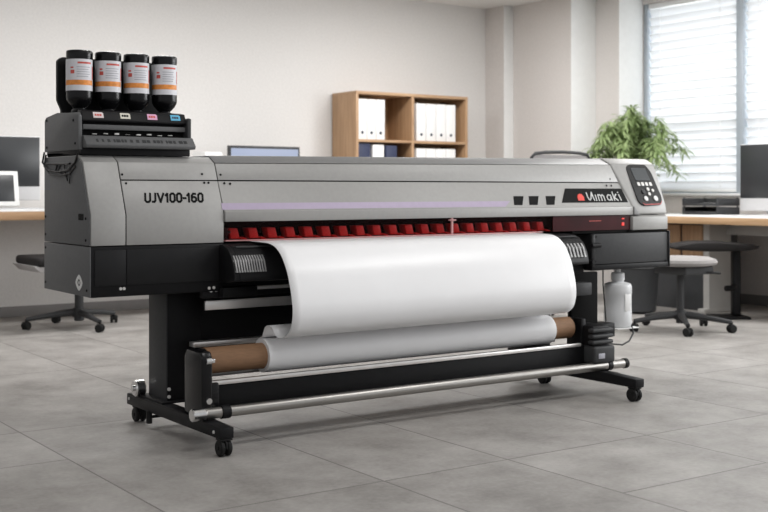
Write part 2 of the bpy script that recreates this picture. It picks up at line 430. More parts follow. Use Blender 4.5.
GL = {'U': (.78, [[(.10,.98),(.10,.22),(.24,.04),(.46,.04),(.62,.2),(.62,.98)]]), 'J': (.60, [[(.40,.98),(.40,.2),(.28,.04),(.08,.06)]]),
      'V': (.84, [[(.06,.98),(.36,.02),(.68,.98)]]), '1': (.46, [ONE]), '0': (.74, [ZERO]), '-': (.44, [[(.06,.44),(.36,.44)]]),
      '6': (.74, [[(.54,.92),(.28,.94),(.12,.7),(.12,.2),(.26,.04),(.46,.04),(.60,.18),(.60,.42),(.46,.56),(.26,.56),(.12,.44)]])}
q = MB(); word = 'UJV100-160'; tot = sum(GL[ch][0] for ch in word); kx = .246/tot; kz = .034; pen = 0
for ch in word:
    for pl in GL[ch][1]: stroke(q, [(-.134 + kx*(pen+u+.13*v), .9035 + kz*v) for u, v in pl], .0078, .0012, .002)
    pen += GL[ch][0]
q.build('lettering', 'ink', E1)
def rounded(pts, r, n=5):
    out = []; k = len(pts)
    for i in range(k):
        p = Vector(pts[i]); a = (Vector(pts[i-1])-p).normalized(); c = (Vector(pts[(i+1)%k])-p).normalized()
        p0, p1 = p+a*r, p+c*r
        for j in range(n+1):
            t = j/n; out.append((p0*(1-t)**2 + p*2*t*(1-t) + p1*t*t)[:])
    return out
def screw(x, y, z, r, parent, axis='y', m='ink', name='screw'):
    s_ = MB()
    if axis == 'slant':
        mt = Matrix.Translation(slant(x, z, .0005)) @ Matrix.Rotation(ANG, 4, 'X'); s_.cyl((0,0,-.002), r, .004, 'z', 10, .0005, mt)
    elif axis == 'x': s_.cyl((x-.003, y, z), r, .006, 'x', 10, .0006)
    else: s_.cyl((x, y-.003, z), r, .006, 'y', 10, .0006)
    return s_.build(name, m, parent)
for (sx_, sz_) in ((-.205,1.008),(.125,1.012),(-.195,.975),(.128,.978),(.146,.978)): screw(sx_, 0, sz_, .0045, E1, 'slant')
for (sy_, sz_) in ((.845,.845),(.845,.775),(.40,.765),(.40,.845)): screw(-.354, sy_, sz_, .005, E1, 'x')
x = MB()
for k in range(5): x.box(-.3552, -.354, .425+k*.011, .432+k*.011, .838, .862)
x.build('vent_grille', 'ink', E1)
# -- left base (dark front)
B1 = MB(); B1.box(-.349, .187, .364, .86, .556, .742, .004); B1 = B1.build('cabinet_base', 'black', PR)
x = MB(); x.box(-.354, -.349, .362, .864, .558, .7425, .002); x.build('base_side_panel', 'grey', B1)['label'] = 'dark grey sheet metal side panel'
x = MB(); x.box(-.335, -.216, .3605, .364, .598, .728, .001); x.box(-.2115, .180, .3605, .364, .598, .728, .001); x.build('smoked_panel', 'panelblack', B1)
# ring emblem on the side
x = MB()
for k in range(16):
    a0, a1 = 2*pi*k/16, 2*pi*(k+1)/16
    pts = []
    for a, r_ in ((a0,1),(a1,1),(a1,.5),(a0,.5)):
        e = r_*(1 - .16*abs(sin(2*a)))
        pts.append((-.3556, .470+.036*e*cos(a), .606+.030*e*sin(a)))
    x.poly(pts, .002, (-1,0,0))
x.build('emblem', 'white', B1)
x = MB(); x.cyl((-.3555,.470,.606), .006, .003, 'x', 10); x.build('emblem_dot', 'white', B1)
for (sy_, sz_) in ((.845,.722),(.845,.585),(.39,.582)): screw(-.354, sy_, sz_, .005, B1, 'x')
for sx_, sz_ in ((-.235,.585),(-.222,.585),(.125,.570),(.145,.571)): screw(sx_, .364, sz_, .006, B1, 'y', 'alu')

# -- centre front cover: the top line climbs a little to the right, the end seam leans back
def climb(co):
    c = Vector(co); c.z += .020*(c.x-.18)/2.27*max(0, min(1, (c.z-1.0)/.055))
    if c.x > 2.3: c.x -= .36*max(0, c.z-.87)
    return c
def lean(co):
    c = Vector(co)
    c.z += .020*max(0, min(1, (c.z-1.0)/.055))
    if c.x < 2.6: c.x -= .36*max(0, min(c.z, 1.10)-.87)
    return c
FC = MB(); FC.prism([(.355,.826),(.355,.866),(.366,.8705),(SL(.985)+.003,.985),(.56,.985),(.56,.826)], .191, 2.468, 'x', .002, 2, climb)
FC = FC.build('front_cover', 'silver', PR)
x = MB(); x.prism([(SL(.9895),.9895),(SL(1.055),1.055),(.56,1.055),(.56,.9895)], .191, 2.468, 'x', .002, 2, climb); x.build('upper_hatch', 'silver', FC)
x = MB(); x.prism([(SL(1.057),1.057),(.505,ZT),(.86,ZT),(.86,1.057)], .191, 2.468, 'x', .003, 2, climb); x.build('top_trim', 'silver_dark', FC)
x = MB(); x.box(.19, 2.43, .45, .85, .80, 1.056); x.build('inner_frame', 'dark', FC)
x = MB(); slant_poly(x, [(.184,.8725),(1.636,.8725),(1.672,.898),(.184,.898)], .0012, .003)
# cover front sits 3 mm behind the reference slant; keep the stripe on the skin
x.build('stripe', 'purple', FC)['label'] = 'lilac stripe along the front'
for xa in (1.690, 1.785, 1.893):
    q = MB(); slant_poly(q, [(xa,.879),(xa+.052,.879),(xa+.074,.921),(xa+.012,.921)], .0012, .003); q.build('square_mark', 'ink', FC)
q = MB(); slant_poly(q, [(1.996,.888),(2.450,.888),(2.432,.957),(2.046,.957)], .0012, .003); q.build('name_plate', 'ink', FC)['label'] = 'black plate behind the logo lettering'
LX = lambda u: 2.172 + (u-272)/(582-272)*.246
LZ = lambda v: .944 - (v-100)/(166-100)*.048
q = MB(); W = .0062
def ls(pts, w=W): stroke(q, [(LX(a), LZ(c)) for a, c in pts], w)
ls([(277,112),(280,138),(286,156),(296,160),(306,148),(322,108)]); ls([(322,108),(326,140),(332,163)])
ls([(350,126),(350,164)]); ls([(372,164),(372,126),(388,126),(396,134),(397,164)]); ls([(397,134),(410,126),(420,134),(422,164)])
ls([(480,128),(462,126),(448,138),(450,156),(464,163),(478,156),(482,128),(486,164)])
ls([(504,106),(507,164)]); ls([(532,122),(511,143),(537,164)]); ls([(556,124),(566,164)]); ls([(552,108),(553,111)])
q.build('logo_lettering', 'logo', FC)
q = MB()
cxl, czl = 2.130, .912
dome = [(cxl-.020, czl-.014),(cxl+.020, czl-.014),(cxl+.022, czl+.002),(cxl+.014, czl+.015),(cxl, czl+.019),(cxl-.014, czl+.015),(cxl-.022, czl+.002)]
slant_poly(q, dome, .0028, .002); q.build('logo_mark', 'redmark', FC)
for (sx_, sz_) in ((.205,1.010),(.215,.977),(.240,.975),(2.372,1.005),(2.335,.972),(2.368,.972)): screw(sx_, 0, sz_, .0045, FC, 'slant')

# -- right end cap with the control panel
EC = MB()
EC.prism([(.360,.826),(SL(.872),.872),(SL(1.062),1.062),(.505,1.092),(.86,1.092),(.86,.826)], 2.474, 2.724, 'x', .010, 3, lean)
EC = EC.build('end_cap', 'silver', PR)
x = MB(); x.prism([(.352,.749),(.352,.815),(.372,.824),(.86,.824),(.86,.749)], 2.462, 2.718, 'x', .004); x.build('lower_block', 'silver', EC)
x = MB(); x.prism([(2.470,.826),(2.470,.868),(2.512,.826)], .350, .372, 'y', .001); x.build('corner_facet', 'silver_dark', EC)
x = MB()
cpo = rounded([(2.500,1.062),(2.530,1.078),(2.650,1.078),(2.678,1.040),(2.700,.905),(2.680,.872),(2.550,.868),(2.520,.890)], .014)
slant_poly(x, cpo, .008, .012); CPN = x.build('control_panel', 'gloss', PR)
x = MB(); slant_poly(x, rounded([(2.534,1.060),(2.642,1.060),(2.652,.996),(2.546,.996)], .005), .0095, .003); x.build('screen', 'lcd', CPN)
for k in range(4):
    x = MB(); cx_ = 2.556+k*.029
    slant_poly(x, rounded([(cx_-.009,.986),(cx_+.010,.986),(cx_+.012,.968),(cx_-.007,.968)], .004), .0105, .003); x.build('soft_key', 'alu', CPN)
for (u, z_, r_, m_) in ((2.576,.938,.012,'dgrey'),(2.612,.950,.010,'alu'),(2.645,.944,.009,'alu'),(2.612,.926,.010,'alu'),(2.578,.903,.014,'white'),(2.650,.903,.015,'white')):
    x = MB(); mt = Matrix.Translation(slant(u, z_, .008)) @ Matrix.Rotation(ANG, 4, 'X'); x.cyl((0,0,0), r_, .005, 'z', 16, .001, mt); x.build('button', m_, CPN)
x = MB(); slant_poly(x, [(2.545,.884),(2.560,.875),(2.675,.878),(2.690,.892),(2.688,.886),(2.676,.873),(2.556,.870)], .0095, .003); x.build('accent_line', 'red', CPN)

# -- right base (dark)
B2 = MB(); B2.box(2.190, 2.725, .356, .86, .585, .735, .004); B2 = B2.build('cabinet_base', 'dgrey', PR)
x = MB(); x.prism([(.352,.556),(.352,.583),(.86,.583),(.86,.556)], 2.175, 2.722, 'x', .003); x.build('lower_skirt', 'black', B2)
x = MB(); x.box(2.722, 2.734, .350, .80, .556, .742, .003); x.build('edge_plate', 'black', B2)
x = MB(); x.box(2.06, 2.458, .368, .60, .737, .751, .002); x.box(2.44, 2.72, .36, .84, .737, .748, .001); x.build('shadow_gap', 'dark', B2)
for sx_, sz_ in ((2.200,.600),(2.705,.585),(2.205,.722)): screw(sx_, .355, sz_, .006, B2, 'y', 'ink')
x = MB(); x.box(2.166, 2.192, .345, .50, .575, .73, .003); x.cyl((2.16,.34,.68), .012, .06, 'x', 12); x.cyl((2.172,.335,.60), .012, .06, 'y', 12); x.build('hinge_bracket', 'black', B2)

# -- carriage bay: red safety window, rollers, rail
x = MB(); x.box(.191, 1.93, .366, .369, .754, .826); SW = x.build('safety_window', 'redglass', PR)
x = MB(); x.box(1.93, 2.455, .365, .369, .752, .826); x.build('window_end', 'redglassdark', SW)['label'] = 'darker red tinted end of the window'
x = MB(); x.box(1.312, 1.322, .358, .366, .752, .826, .001); x.box(1.298, 1.336, .354, .364, .813, .819, .001); x.build('window_latch', 'redpale', SW)
for z_, h_ in ((.807,.006),(.780,.016)):
    x = MB(); x.box(2.395, 2.411, .3625, .366, z_-h_/2, z_+h_/2, .001); x.build('indicator_light', 'led', SW)
x = MB(); x.box(2.17, 2.25, .3635, .366, .797, .800); x.build('small_marking', 'redprint', SW)
CR = MB(); CR.box(.186, 2.425, .455, .475, .735, .828); CR.box(.186, 2.425, .42, .46, .815, .826); CR = CR.build('carriage_rail', 'dark', PR)
x = MB(); x.box(.195, 1.86, .358, .43, .7485, .7535, .001); x.build('pinch_strip', 'redpale', CR)
nroll = 20
proto = None
for k in range(nroll):
    x0 = .222 + k*.0855
    if proto is None:
        q = MB()
        # leaning bracket: wide at the foot, sloping forward, with the roller below it
        q.prism([(x0+.010,.757),(x0+.050,.757),(x0+.038,.799),(x0,.799)], .388, .436, 'y', .002)
        q.prism([(.372,.7545),(.372,.758),(.400,.764),(.400,.7545)], x0+.050, x0+.072, 'x', .001)
        proto = q.build('pinch_roller', 'red', CR)
    else:
        c = proto.copy(); COL.objects.link(c); c.location = proto.location + Vector((k*.0855, 0, 0))
x = MB(); x.cyl((.200,.374,.785), .007, .02, 'x', 10); x.box(.196,.212,.372,.40,.756,.802,.002); x.build('end_bracket', 'gloss', CR)

# -- platen and lower body
prof = [(.50,0.7430),(.40,0.7430),(.33,0.7380),(.290,0.7250),(.258,0.6970),(.238,0.6610),(.226,0.6160),(.226,0.6030),(.30,0.5930),(.50,0.5930)]
PL = MB(); PL.prism(prof, .189, 2.03, 'x', .002); PL.prism([(.355,0.7380),(.33,0.7380),(.290,0.7250),(.258,0.6970),(.238,0.6610),(.226,0.6160),(.226,0.6030),(.30,0.5930),(.355,0.5930)], .165, .189, 'x', .002); PL = PL.build('platen', 'black', PR)
def ribs(x0, x1, parent, pitch=.011):
    q = MB()
    q.prism([(.262,0.6970),(.248,0.6805),(.2305,0.6360),(.2335,0.6360),(.2505,0.6795),(.266,0.6970)][:3]+[(.245,0.6360),(.262,0.6795),(.280,0.6970)], x0, x1, 'x')
    n_ = int((x1-x0)/pitch)
    for k in range(n_):
        xa = x0 + (k+.2)*(x1-x0)/n_
        q.prism([(.256,0.6990),(.240,0.6805),(.2235,0.6360),(.245,0.6360),(.262,0.6795),(.280,0.6990)], xa, xa+pitch*.5, 'x')
    return q.build('ribbed_vent', 'ribs', parent)
ribs(.170, .305, PL); ribs(1.80, 2.02, PL, .020)
x = MB(); x.prism([(.288,0.7275),(.294,0.7330),(.304,0.7330),(.300,0.7230)], .205, 2.01, 'x'); x.build('edge_strip', 'dgrey', PL)
x = MB(); x.box(.25, 1.95, .385, .40, .553, .567, .001); x.build('guide_strip', 'brightbar', PL)['label'] = 'thin pale guide strip'
BM = MB(); BM.box(.188, 2.17, .40, .62, .530, .592, .004); BM = BM.build('body_beam', 'black', PR)
x = MB(); x.box(.17, .32, .33, .398, .532, .572, .004); x.box(.10, .20, .37, .398, .530, .572, .003); x.build('junction_box', 'black', BM)
for sx_ in (.135, .158): screw(sx_, .369, .560, .008, BM, 'y', 'chrome')
x = MB(); x.box(.146, 2.02, .440, .452, .476, .513, .001); x.build('media_bar', 'brightbar', PR)['label'] = 'pale flat media bar'
x = MB(); x.box(1.965, 2.065, .24, .30, .452, .512, .006); x.build('bar_end_block', 'dgrey', PR)
x = MB(); x.box(.10, 2.03, .60, .63, .24, .529, .002); x.build('back_panel', 'black', PR)
x = MB(); x.prism([(.445,.332),(.445,.352),(.49,.352),(.49,.332)], .100, 1.95, 'x', .002); x.build('media_bar', 'brightbar', PR)['label'] = 'pale flat bar behind the roll'

# -- legs and feet
def caster(parent, xc, yc, zt, hub='dgrey'):
    q = MB(); r_ = .030
    for s_ in (-1, 1):
        q.lathe([(0,0),(r_-.005,0),(r_,.004),(r_,.014),(r_-.005,.018),(0,.018)], (xc + (s_*.014) - .009, yc, r_), 20, 'x')
    q.prism([(yc-.028,.028),(yc-.026,.050),(yc-.012,.0635),(yc+.014,.0635),(yc+.022,.052),(yc+.020,.030)], xc-.004, xc+.004, 'x', .001)
    q.box(xc-.024, xc+.024, yc-.024, yc+.018, .057, .064, .002)
    q.cyl((xc, yc, .060), .010, zt-.060, 'z', 12)
    q.cyl((xc-.026, yc, r_), .008, .052, 'x', 12)
    return q.build('caster', 'rubber', parent)
def foot(x0, x1, y0, y1, c0, c1):
    f = MB(); f.prism([(y0,.065),(y0,.104),(y0+.14,.109),(y0+.16,.112),(y1-.02,.112),(y1,.108),(y1,.064),(y1-.2,.064),(y0+.3,.064)], x0, x1, 'x', .004)
    f = f.build('foot', 'black', PR)
    caster(f, (x0+x1)/2, c0, .068); caster(f, (x0+x1)/2, c1, .068)
    return f
F1 = foot(-.015, .042, -.005, .845, .020, .780)
F2 = foot(1.990, 2.046, -.105, .76, -.070, .52)
x = MB(); x.cyl((-.03,.735,.145), .034, .045, 'x', 20, .006); x.cyl((-.038,.735,.145), .012, .015, 'x', 12); x.build('adjuster_knob', 'chrome', F1)
x = MB(); x.tube([(-.005,.62,.045),(.10,.62,.045)], .006, 8); x.cyl((-.012,.62,.020), .012, .05, 'z', 12); x.build('levelling_foot', 'rubber', F1)
screw(-.016, .815, .09, .006, F1, 'x', 'alu'); screw(-.016, .04, .085, .006, F1, 'x', 'alu')
L1 = MB(); L1.box(.025, .170, .525, .700, .112, .556, .004); L1 = L1.build('leg', 'black', PR)
x = MB(); x.box(.020, .025, .527, .698, .113, .556, .001); x.build('leg_cover', 'dgrey', L1)
x = MB(); x.box(-.01, .20, .50, .74, .112, .120, .002); x.build('base_plate', 'black', L1)
for sz_ in (.135,.165): screw(.03, .524, sz_, .007, L1, 'y', 'alu')
L2 = MB(); L2.box(1.90, 2.04, .50, .66, .112, .556, .004); L2 = L2.build('leg', 'black', PR)
L3 = MB(); L3.box(1.990, 2.165, .302, .330, .110, .556, .004); L3 = L3.build('support_post', 'dark', PR)

# -- take-up unit
X0, X1, RY, RZ = .302, 1.800, .265, .306
TB = MB()
TB.prism([(.135,.118),(.135,.335),(.150,.358),(.270,.358),(.290,.335),(.290,.118)], -.015, .028, 'x', .008, 3)
TB.box(.020, .062, .150, .210, .125, .240, .006)
TB = TB.build('takeup_bracket', 'gloss', PR)
x = MB(); x.lathe([(0,0),(.036,0),(.040,.004),(.040,.012),(.0480,.014),(.0480,.030),(.0455,.034),(0,.034)], (.024,RY,RZ), 28, 'x'); x.build('core_flange', 'black', TB)
x = MB(); x.cyl((-.002,.132,.325), .013, .022, 'x', 14); x.box(.0,.034,.126,.136,.317,.333,.003); x.build('release_lever', 'chrome', TB)
x = MB(); x.lathe([(.005,0),(.011,0),(.012,.003),(.011,.006),(.005,.006)], (.012,.1295,.178), 16, 'y'); x.build('knob', 'chrome', TB)
TM = MB(); TM.box(1.965, 2.072, .135, .300, .118, .320, .010, 3)
TM.box(1.955, 1.985, .20, .30, .118, .350, .006)
TM = TM.build('takeup_motor', 'black', PR)
for k in range(3):
    x = MB(); x.box(1.945, 2.078, .112, .150, .292-k*.027, .310-k*.027, .007, 3); x.build('motor_ridge', 'dgrey', TM)
x = MB(); x.box(1.950, 2.084, .108, .30, .150, .228, .010, 3); x.build('motor_cover', 'dgrey', TM)
x = MB(); x.box(1.975, 2.015, .1065, .110, .172, .196, .001); x.build('rating_plate', 'greyprint', TM)
x = MB(); x.lathe([(0,0),(.0455,0),(.048,.004),(.048,.024),(.03,.028),(.03,.05),(0,.05)], (1.906,RY,RZ), 28, 'x'); x.build('core_flange', 'black', TM)
x = MB(); x.box(2.10, 2.235, .255, .345, .242, .308, .005); x.build('motor_box', 'black', TM)
XB = MB(); XB.prism([(.178,.140),(.178,.224),(.185,.228),(.275,.228),(.275,.140)], .03, 1.965, 'x', .003); XB = XB.build('takeup_beam', 'black', PR)
x = MB(); x.box(.030, 1.92, .165, .180, .228, .2435, .002); x.build('media_rail', 'brightbar', XB)['label'] = 'pale metal rail on top of the beam'
x = MB(); x.box(.075, 1.90, .318, .334, .234, .258, .002); x.build('media_rail', 'brightbar', XB)['label'] = 'pale metal rail below the core'
TUB = MB(); TUB.lathe([(0,0),(.018,0),(.0205,.003),(.0205,2.215),(.018,2.218),(0,2.218)], (-.045,.130,.134), 24, 'x'); TUB = TUB.build('tension_bar', 'steel', PR)
x = MB(); x.lathe([(.019,0),(.025,.002),(.025,.036),(.019,.038)], (.055,.130,.134), 24, 'x'); x.build('collar', 'black', TUB)
x = MB(); x.lathe([(.019,0),(.0245,.002),(.0245,.026),(.019,.028)], (2.045,.130,.134), 24, 'x'); x.build('collar', 'black', TUB)
x = MB(); x.lathe([(0,0),(.021,0),(.0235,.003),(.0235,.050),(.021,.053),(0,.053)], (-.060,.130,.134), 24, 'x'); x.build('end_grip', 'chrome', TUB)
x = MB(); x.lathe([(0,0),(.021,0),(.0235,.003),(.0235,.022),(.021,.025),(0,.025)], (2.155,.130,.134), 24, 'x'); x.build('end_grip', 'rubber', TUB)

# -- ink unit on top of the left cabinet
IU = MB()
IU.box(-.338, .092, .52, .86, 1.112, 1.236, .004)
IU.box(-.345, .100, .48, .86, 1.082, 1.112, .003)
IU = IU.build('ink_unit', 'black', PR)
x = MB(); x.prism([(.478,1.100),(.482,1.228),(.500,1.240),(.60,1.2435),(.72,1.2500),(.845,1.238),(.862,1.225),(.862,1.100)], -.354, -.338, 'x', .004); x.build('side_plate', 'grey', IU)['label'] = 'dark grey side plate'
x = MB(); x.prism([(.490,1.206),(.484,1.212),(.500,1.248),(.54,1.254),(.54,1.206)], -.336, .086, 'x', .003); x.build('tag_strip', 'black', IU)
x = MB(); x.box(.086, .104, .475, .86, 1.112, 1.232, .006); x.build('end_plate', 'dgrey', IU)
x = MB(); x.box(-.330, .086, .495, .52, 1.178, 1.197, .003); x.build('front_strip', 'grey', IU)
x = MB(); x.box(-.325, .082, .512, .522, 1.150, 1.178); x.build('slot', 'dark', IU)
for k in range(8):
    x = MB(); x.box(-.290+k*.044, -.272+k*.044, .504, .512, 1.160+.002*(k%2), 1.163+.002*(k%3), .001); x.build('slot_contact', 'alu', IU)
x = MB(); x.prism([(.470,1.154),(.438,1.120),(.444,1.108),(.50,1.108),(.50,1.154)], -.338, .106, 'x', .003); LIP = x.build('front_lip', 'grey', IU)
x = MB()
random.seed(3)
lv = Vector((0,-.034,-.032)).normalized(); ln = Vector((0,-.034,.032)).normalized()
xx = -.295
while xx < .07:
    w_ = random.uniform(.006,.016)
    base = Vector((xx,.4575,1.1405)); p = [base+ln*.001, base+Vector((w_,0,0))+ln*.001, base+Vector((w_,0,0))-Vector((0,.0105,.0105))+ln*.001, base-Vector((0,.0105,.0105))+ln*.001]
    x.poly([q_[:] for q_ in p], .002, ln); xx += w_ + random.choice((.004,.005,.014))
x.build('embossed_marks', 'dgrey', IU)
tn = Vector((0,-.036,.016)).normalized()
TAGM = ['whitetag','cream','pink','cyan']
for k, (xa, m_) in enumerate(zip((-.292,-.185,-.075,.022), TAGM)):
    def tp(u, v): return (Vector((xa+u, .488, 1.221)) + Vector((0,.016,.036)).normalized()*v + tn*.002)[:]
    x = MB(); x.poly([tp(0,0), tp(.040,0), tp(.040,.020), tp(.034,.024), tp(0,.024)], .003, tn); tg = x.build('colour_tag', m_, IU)
    tg['label'] = ['white and red tag','cream tag','pink tag','cyan tag'][k]
    q = MB(); 
    for (u0,u1) in ((.006,.012),(.014,.022),(.024,.032)):
        q.poly([(Vector(tp(u0,.008))+tn*.001)[:], (Vector(tp(u1,.008))+tn*.001)[:], (Vector(tp(u1,.016))+tn*.001)[:], (Vector(tp(u0,.016))+tn*.001)[:]], .002, tn)
    q.build('tag_marking', ['redprint','ink','redprint','navy'][k], IU)
x = MB(); x.prism(rounded([(-.352,1.300),(-.335,1.262),(-.335,1.245),(.075,1.245),(.085,1.30),(.075,1.45),(.05,1.468),(-.335,1.468),(-.352,1.455)], .008), .712, .735, 'y', .003); x.build('bottle_backplate', 'black', IU)
x = MB()
for c in (-.298,-.183,-.066,.053):
    x.lathe([(.028,0),(.032,.003),(.030,.012),(.026,.016)], (c,.62,1.244), 24)
x.build('bottle_socket', 'black', IU)
for sx_, sy_, sz_ in ((-.354,.83,1.225),(-.354,.83,1.118),(-.354,.53,1.212),(-.354,.51,1.125)): screw(sx_, sy_, sz_, .005, IU, 'x')
# cables tucked at the cabinet's top corner
x = MB()
x.tube([(-.358,.85,1.10),(-.362,.86,1.06),(-.36,.80,1.03),(-.358,.70,1.02),(-.358,.58,1.025),(-.358,.50,1.055),(-.358,.47,1.09)], .004, 8)
x.tube([(-.358,.84,1.055),(-.36,.76,1.052),(-.358,.66,1.05),(-.358,.56,1.05)], .004, 8)
x.tube([(-.357,.66,1.05),(-.358,.69,1.02),(-.357,.60,1.00)], .003, 6)
x.tube([(-.357,.70,1.05),(-.358,.72,1.02)], .003, 6)
x.tube([(-.358,.83,1.09),(-.361,.845,1.045),(-.36,.78,1.012),(-.358,.66,1.005),(-.358,.56,1.012),(-.358,.50,1.04)], .0035, 8)
x.tube([(-.358,.62,1.05),(-.359,.61,1.02),(-.358,.585,.985)], .0025, 6)
x.tube([(-.358,.56,1.04),(-.359,.555,1.0),(-.358,.565,.975)], .0025, 6)
x.build('cable', 'cable', PR)
x = MB(); x.prism([(.49,1.080),(.70,1.094),(.85,1.096),(.85,1.080)], -.345, -.30, 'x', .002); x.build('cable_gland', 'dark', PR)
x = MB(); x.tube([(2.46,.36,.275),(2.44,.33,.235),(2.38,.30,.205),(2.30,.27,.195),(2.16,.26,.215),(2.05,.26,.22)], .0045, 8); x.build('cable', 'cable', PR)
x = MB(); x.tube([(2.30,.40,.556),(2.295,.395,.48),(2.30,.39,.40),(2.31,.39,.30),(2.22,.36,.27),(2.10,.30,.28)], .0035, 8); x.build('cable', 'cable', PR)

# ------------------------------------------------------------------ media roll
path = [(.44,.7475),(.35,.747),(.27,.7465),(.22,.745),(.185,.7395),(.150,.727),(.112,.699),(.074,.648),(.052,.597),(.035,.540),(.029,.499),(.034,.459),(.052,.422),(.088,.398),(.130,.389),(.155,.394),(.169,.405),(.179,.417),(.198,.426),(.220,.427),(.239,.418),(.250,.402),(.263,.381),(.292,.369),(.318,.346),(.331,.306)]
def catmull(pts, n):
    out = []; P = [Vector(p) for p in pts]; P = [P[0]] + P + [P[-1]]
    for i in range(1, len(P)-2):
        for j in range(n):
            t = j/n; p0,p1,p2,p3 = P[i-1],P[i],P[i+1],P[i+2]
            out.append(.5*((2*p1)+(-p0+p2)*t+(2*p0-5*p1+4*p2-p3)*t*t+(-p0+3*p1-3*p2+p3)*t**3))
    out.append(P[-2]); return out
pts = catmull(path, 5)
ROLL = thing('media_roll', 'white printing media hanging from the printer and winding onto its cardboard core', 'paper roll', ((X0+X1)/2, RY, RZ))
bm = bmesh.new(); NX = 40; grid = []
for i in range(NX+1):
    u = i/NX; xx = X0 + (X1-X0)*u
    row = []
    for j, p in enumerate(pts):
        v = j/(len(pts)-1)
        # real media is never dead flat: a slow wave, dying out at the rollers
        w = .0025*sin(u*9+1.0)*sin(pi*min(1, v*1.25)) if v < .8 else 0
        sag = .044*u*sin(pi*min(1,v/.78)) if v < .78 else 0
        row.append(bm.verts.new((xx, p.x - w + sag, p.y)))
    grid.append(row)
for i in range(NX):
    for j in range(len(pts)-1): bm.faces.new((grid[i][j], grid[i+1][j], grid[i+1][j+1], grid[i][j+1]))
bmesh.ops.recalc_face_normals(bm, faces=bm.faces)
q = MB(); q.bm.free(); q.bm = bm; web = q.build('media_web', 'paper', ROLL, 60)
md = web.modifiers.new('thickness', 'SOLIDIFY'); md.thickness = .0012; md.offset = 0
q = MB(); rr = .0655
q.lathe([(.050,0),(rr-.001,0),(rr,.001),(rr,X1-X0-.001),(rr-.001,X1-X0),(.050,X1-X0)], (X0,RY,RZ), 64, 'x'); q.build('wound_media', 'paper', ROLL, 40)
q = MB()
n = 48
prof_c = [(.045,0),(.0500,0),(.0500,1.876),(.045,1.876),(.045,0)]
bq = bmesh.new(); rings = [[bq.verts.new((h_, r_*cos(2*pi*k/n), r_*sin(2*pi*k/n))) for k in range(n)] for r_, h_ in prof_c[:4]]
for a_, c_ in zip(rings, rings[1:]+rings[:1]):
    for k in range(n): bq.faces.new((a_[k], a_[(k+1)%n], c_[(k+1)%n], c_[k]))
bmesh.ops.recalc_face_normals(bq, faces=bq.faces); bq.transform(Matrix.Translation((.054,RY,RZ)))
q.bm.free(); q.bm = bq; q.build('core', 'core', ROLL, 40)['label'] = 'brown cardboard core'

# ------------------------------------------------------------------ ink bottles
def ink_bottle(loc, label):
    t = thing('ink_bottle', label, 'bottle', loc, 'upside-down ink bottles on the printer')
    x_, y_, z_ = loc
    q = MB(); q.lathe([(0,0),(.020,0),(.022,.004),(.023,.020),(.029,.026),(.040,.038),(.048,.052),(.0500,.062),(.0500,.206),(.0488,.210),(.0500,.214),(.0505,.234),(.0488,.240),(.042,.242),(0,.242)], loc, 40)
    body = q.build('body', 'gloss', t)
    def band(a0, a1, h0, h1, r_, m_, name, par, nn=16):
        bb = bmesh.new(); A = []; Bv = []
        for k in range(nn+1):
            a = a0+(a1-a0)*k/nn
            A.append([bb.verts.new((x_+rad*cos(a), y_+rad*sin(a), z_+h0)) for rad in (r_, r_-.0008)])
            Bv.append([bb.verts.new((x_+rad*cos(a), y_+rad*sin(a), z_+h1)) for rad in (r_, r_-.0008)])
        for k in range(nn):
            for s_ in (0,1): bb.faces.new((A[k][s_], A[k+1][s_], Bv[k+1][s_], Bv[k][s_]))
            bb.faces.new((A[k][0],A[k+1][0],A[k+1][1],A[k][1])); bb.faces.new((Bv[k][0],Bv[k+1][0],Bv[k+1][1],Bv[k][1]))
        bb.faces.new((A[0][0],A[0][1],Bv[0][1],Bv[0][0])); bb.faces.new((A[-1][0],A[-1][1],Bv[-1][1],Bv[-1][0]))
        bmesh.ops.recalc_face_normals(bb, faces=bb.faces)
        return bb
    def put(lst, m_, name, par):
        q = MB()
        for bb in lst:
            me_ = bpy.data.meshes.new('t'); bb.to_mesh(me_); bb.free(); q.bm.from_mesh(me_); bpy.data.meshes.remove(me_)
        return q.build(name, m_, par)
    A0, A1 = R(-205), R(-38)
    lab = put([band(A0, A1, .086, .206, .0510, 0, 0, 0, 24)], 'label', 'label', t)
    ra = random.Random(int(x_*1000))
    put([band(A0+R(18), A1-R(6), .107, .126, .0515, 0, 0, 0, 20)], 'orange', 'orange_band', lab)
    put([band(R(-118), R(-56), .188, .195, .0515, 0,0,0, 6), band(R(-150), R(-132), .150, .164, .0515,0,0,0,3), band(R(-150), R(-136), .170, .176, .0515,0,0,0,3), band(R(-46), R(-40), .13, .18, .0515,0,0,0,3)], 'redprint', 'red_print', lab)
    put([band(R(-122), R(-60-ra.random()*14), .174-k*.009, .1765-k*.009, .0515,0,0,0,6) for k in range(5)], 'greyprint', 'small_print', lab)
    return t
for x_, l in zip((-.298,-.183,-.066,.053), (
    'upside-down black ink bottle above the white and red tag, leftmost of the four',
    'upside-down black ink bottle above the cream tag, second from the left',
    'upside-down black ink bottle above the pink tag, third from the left',
    'upside-down black ink bottle above the cyan tag, rightmost of the four')):
    ink_bottle((x_, .62, 1.2435), l)

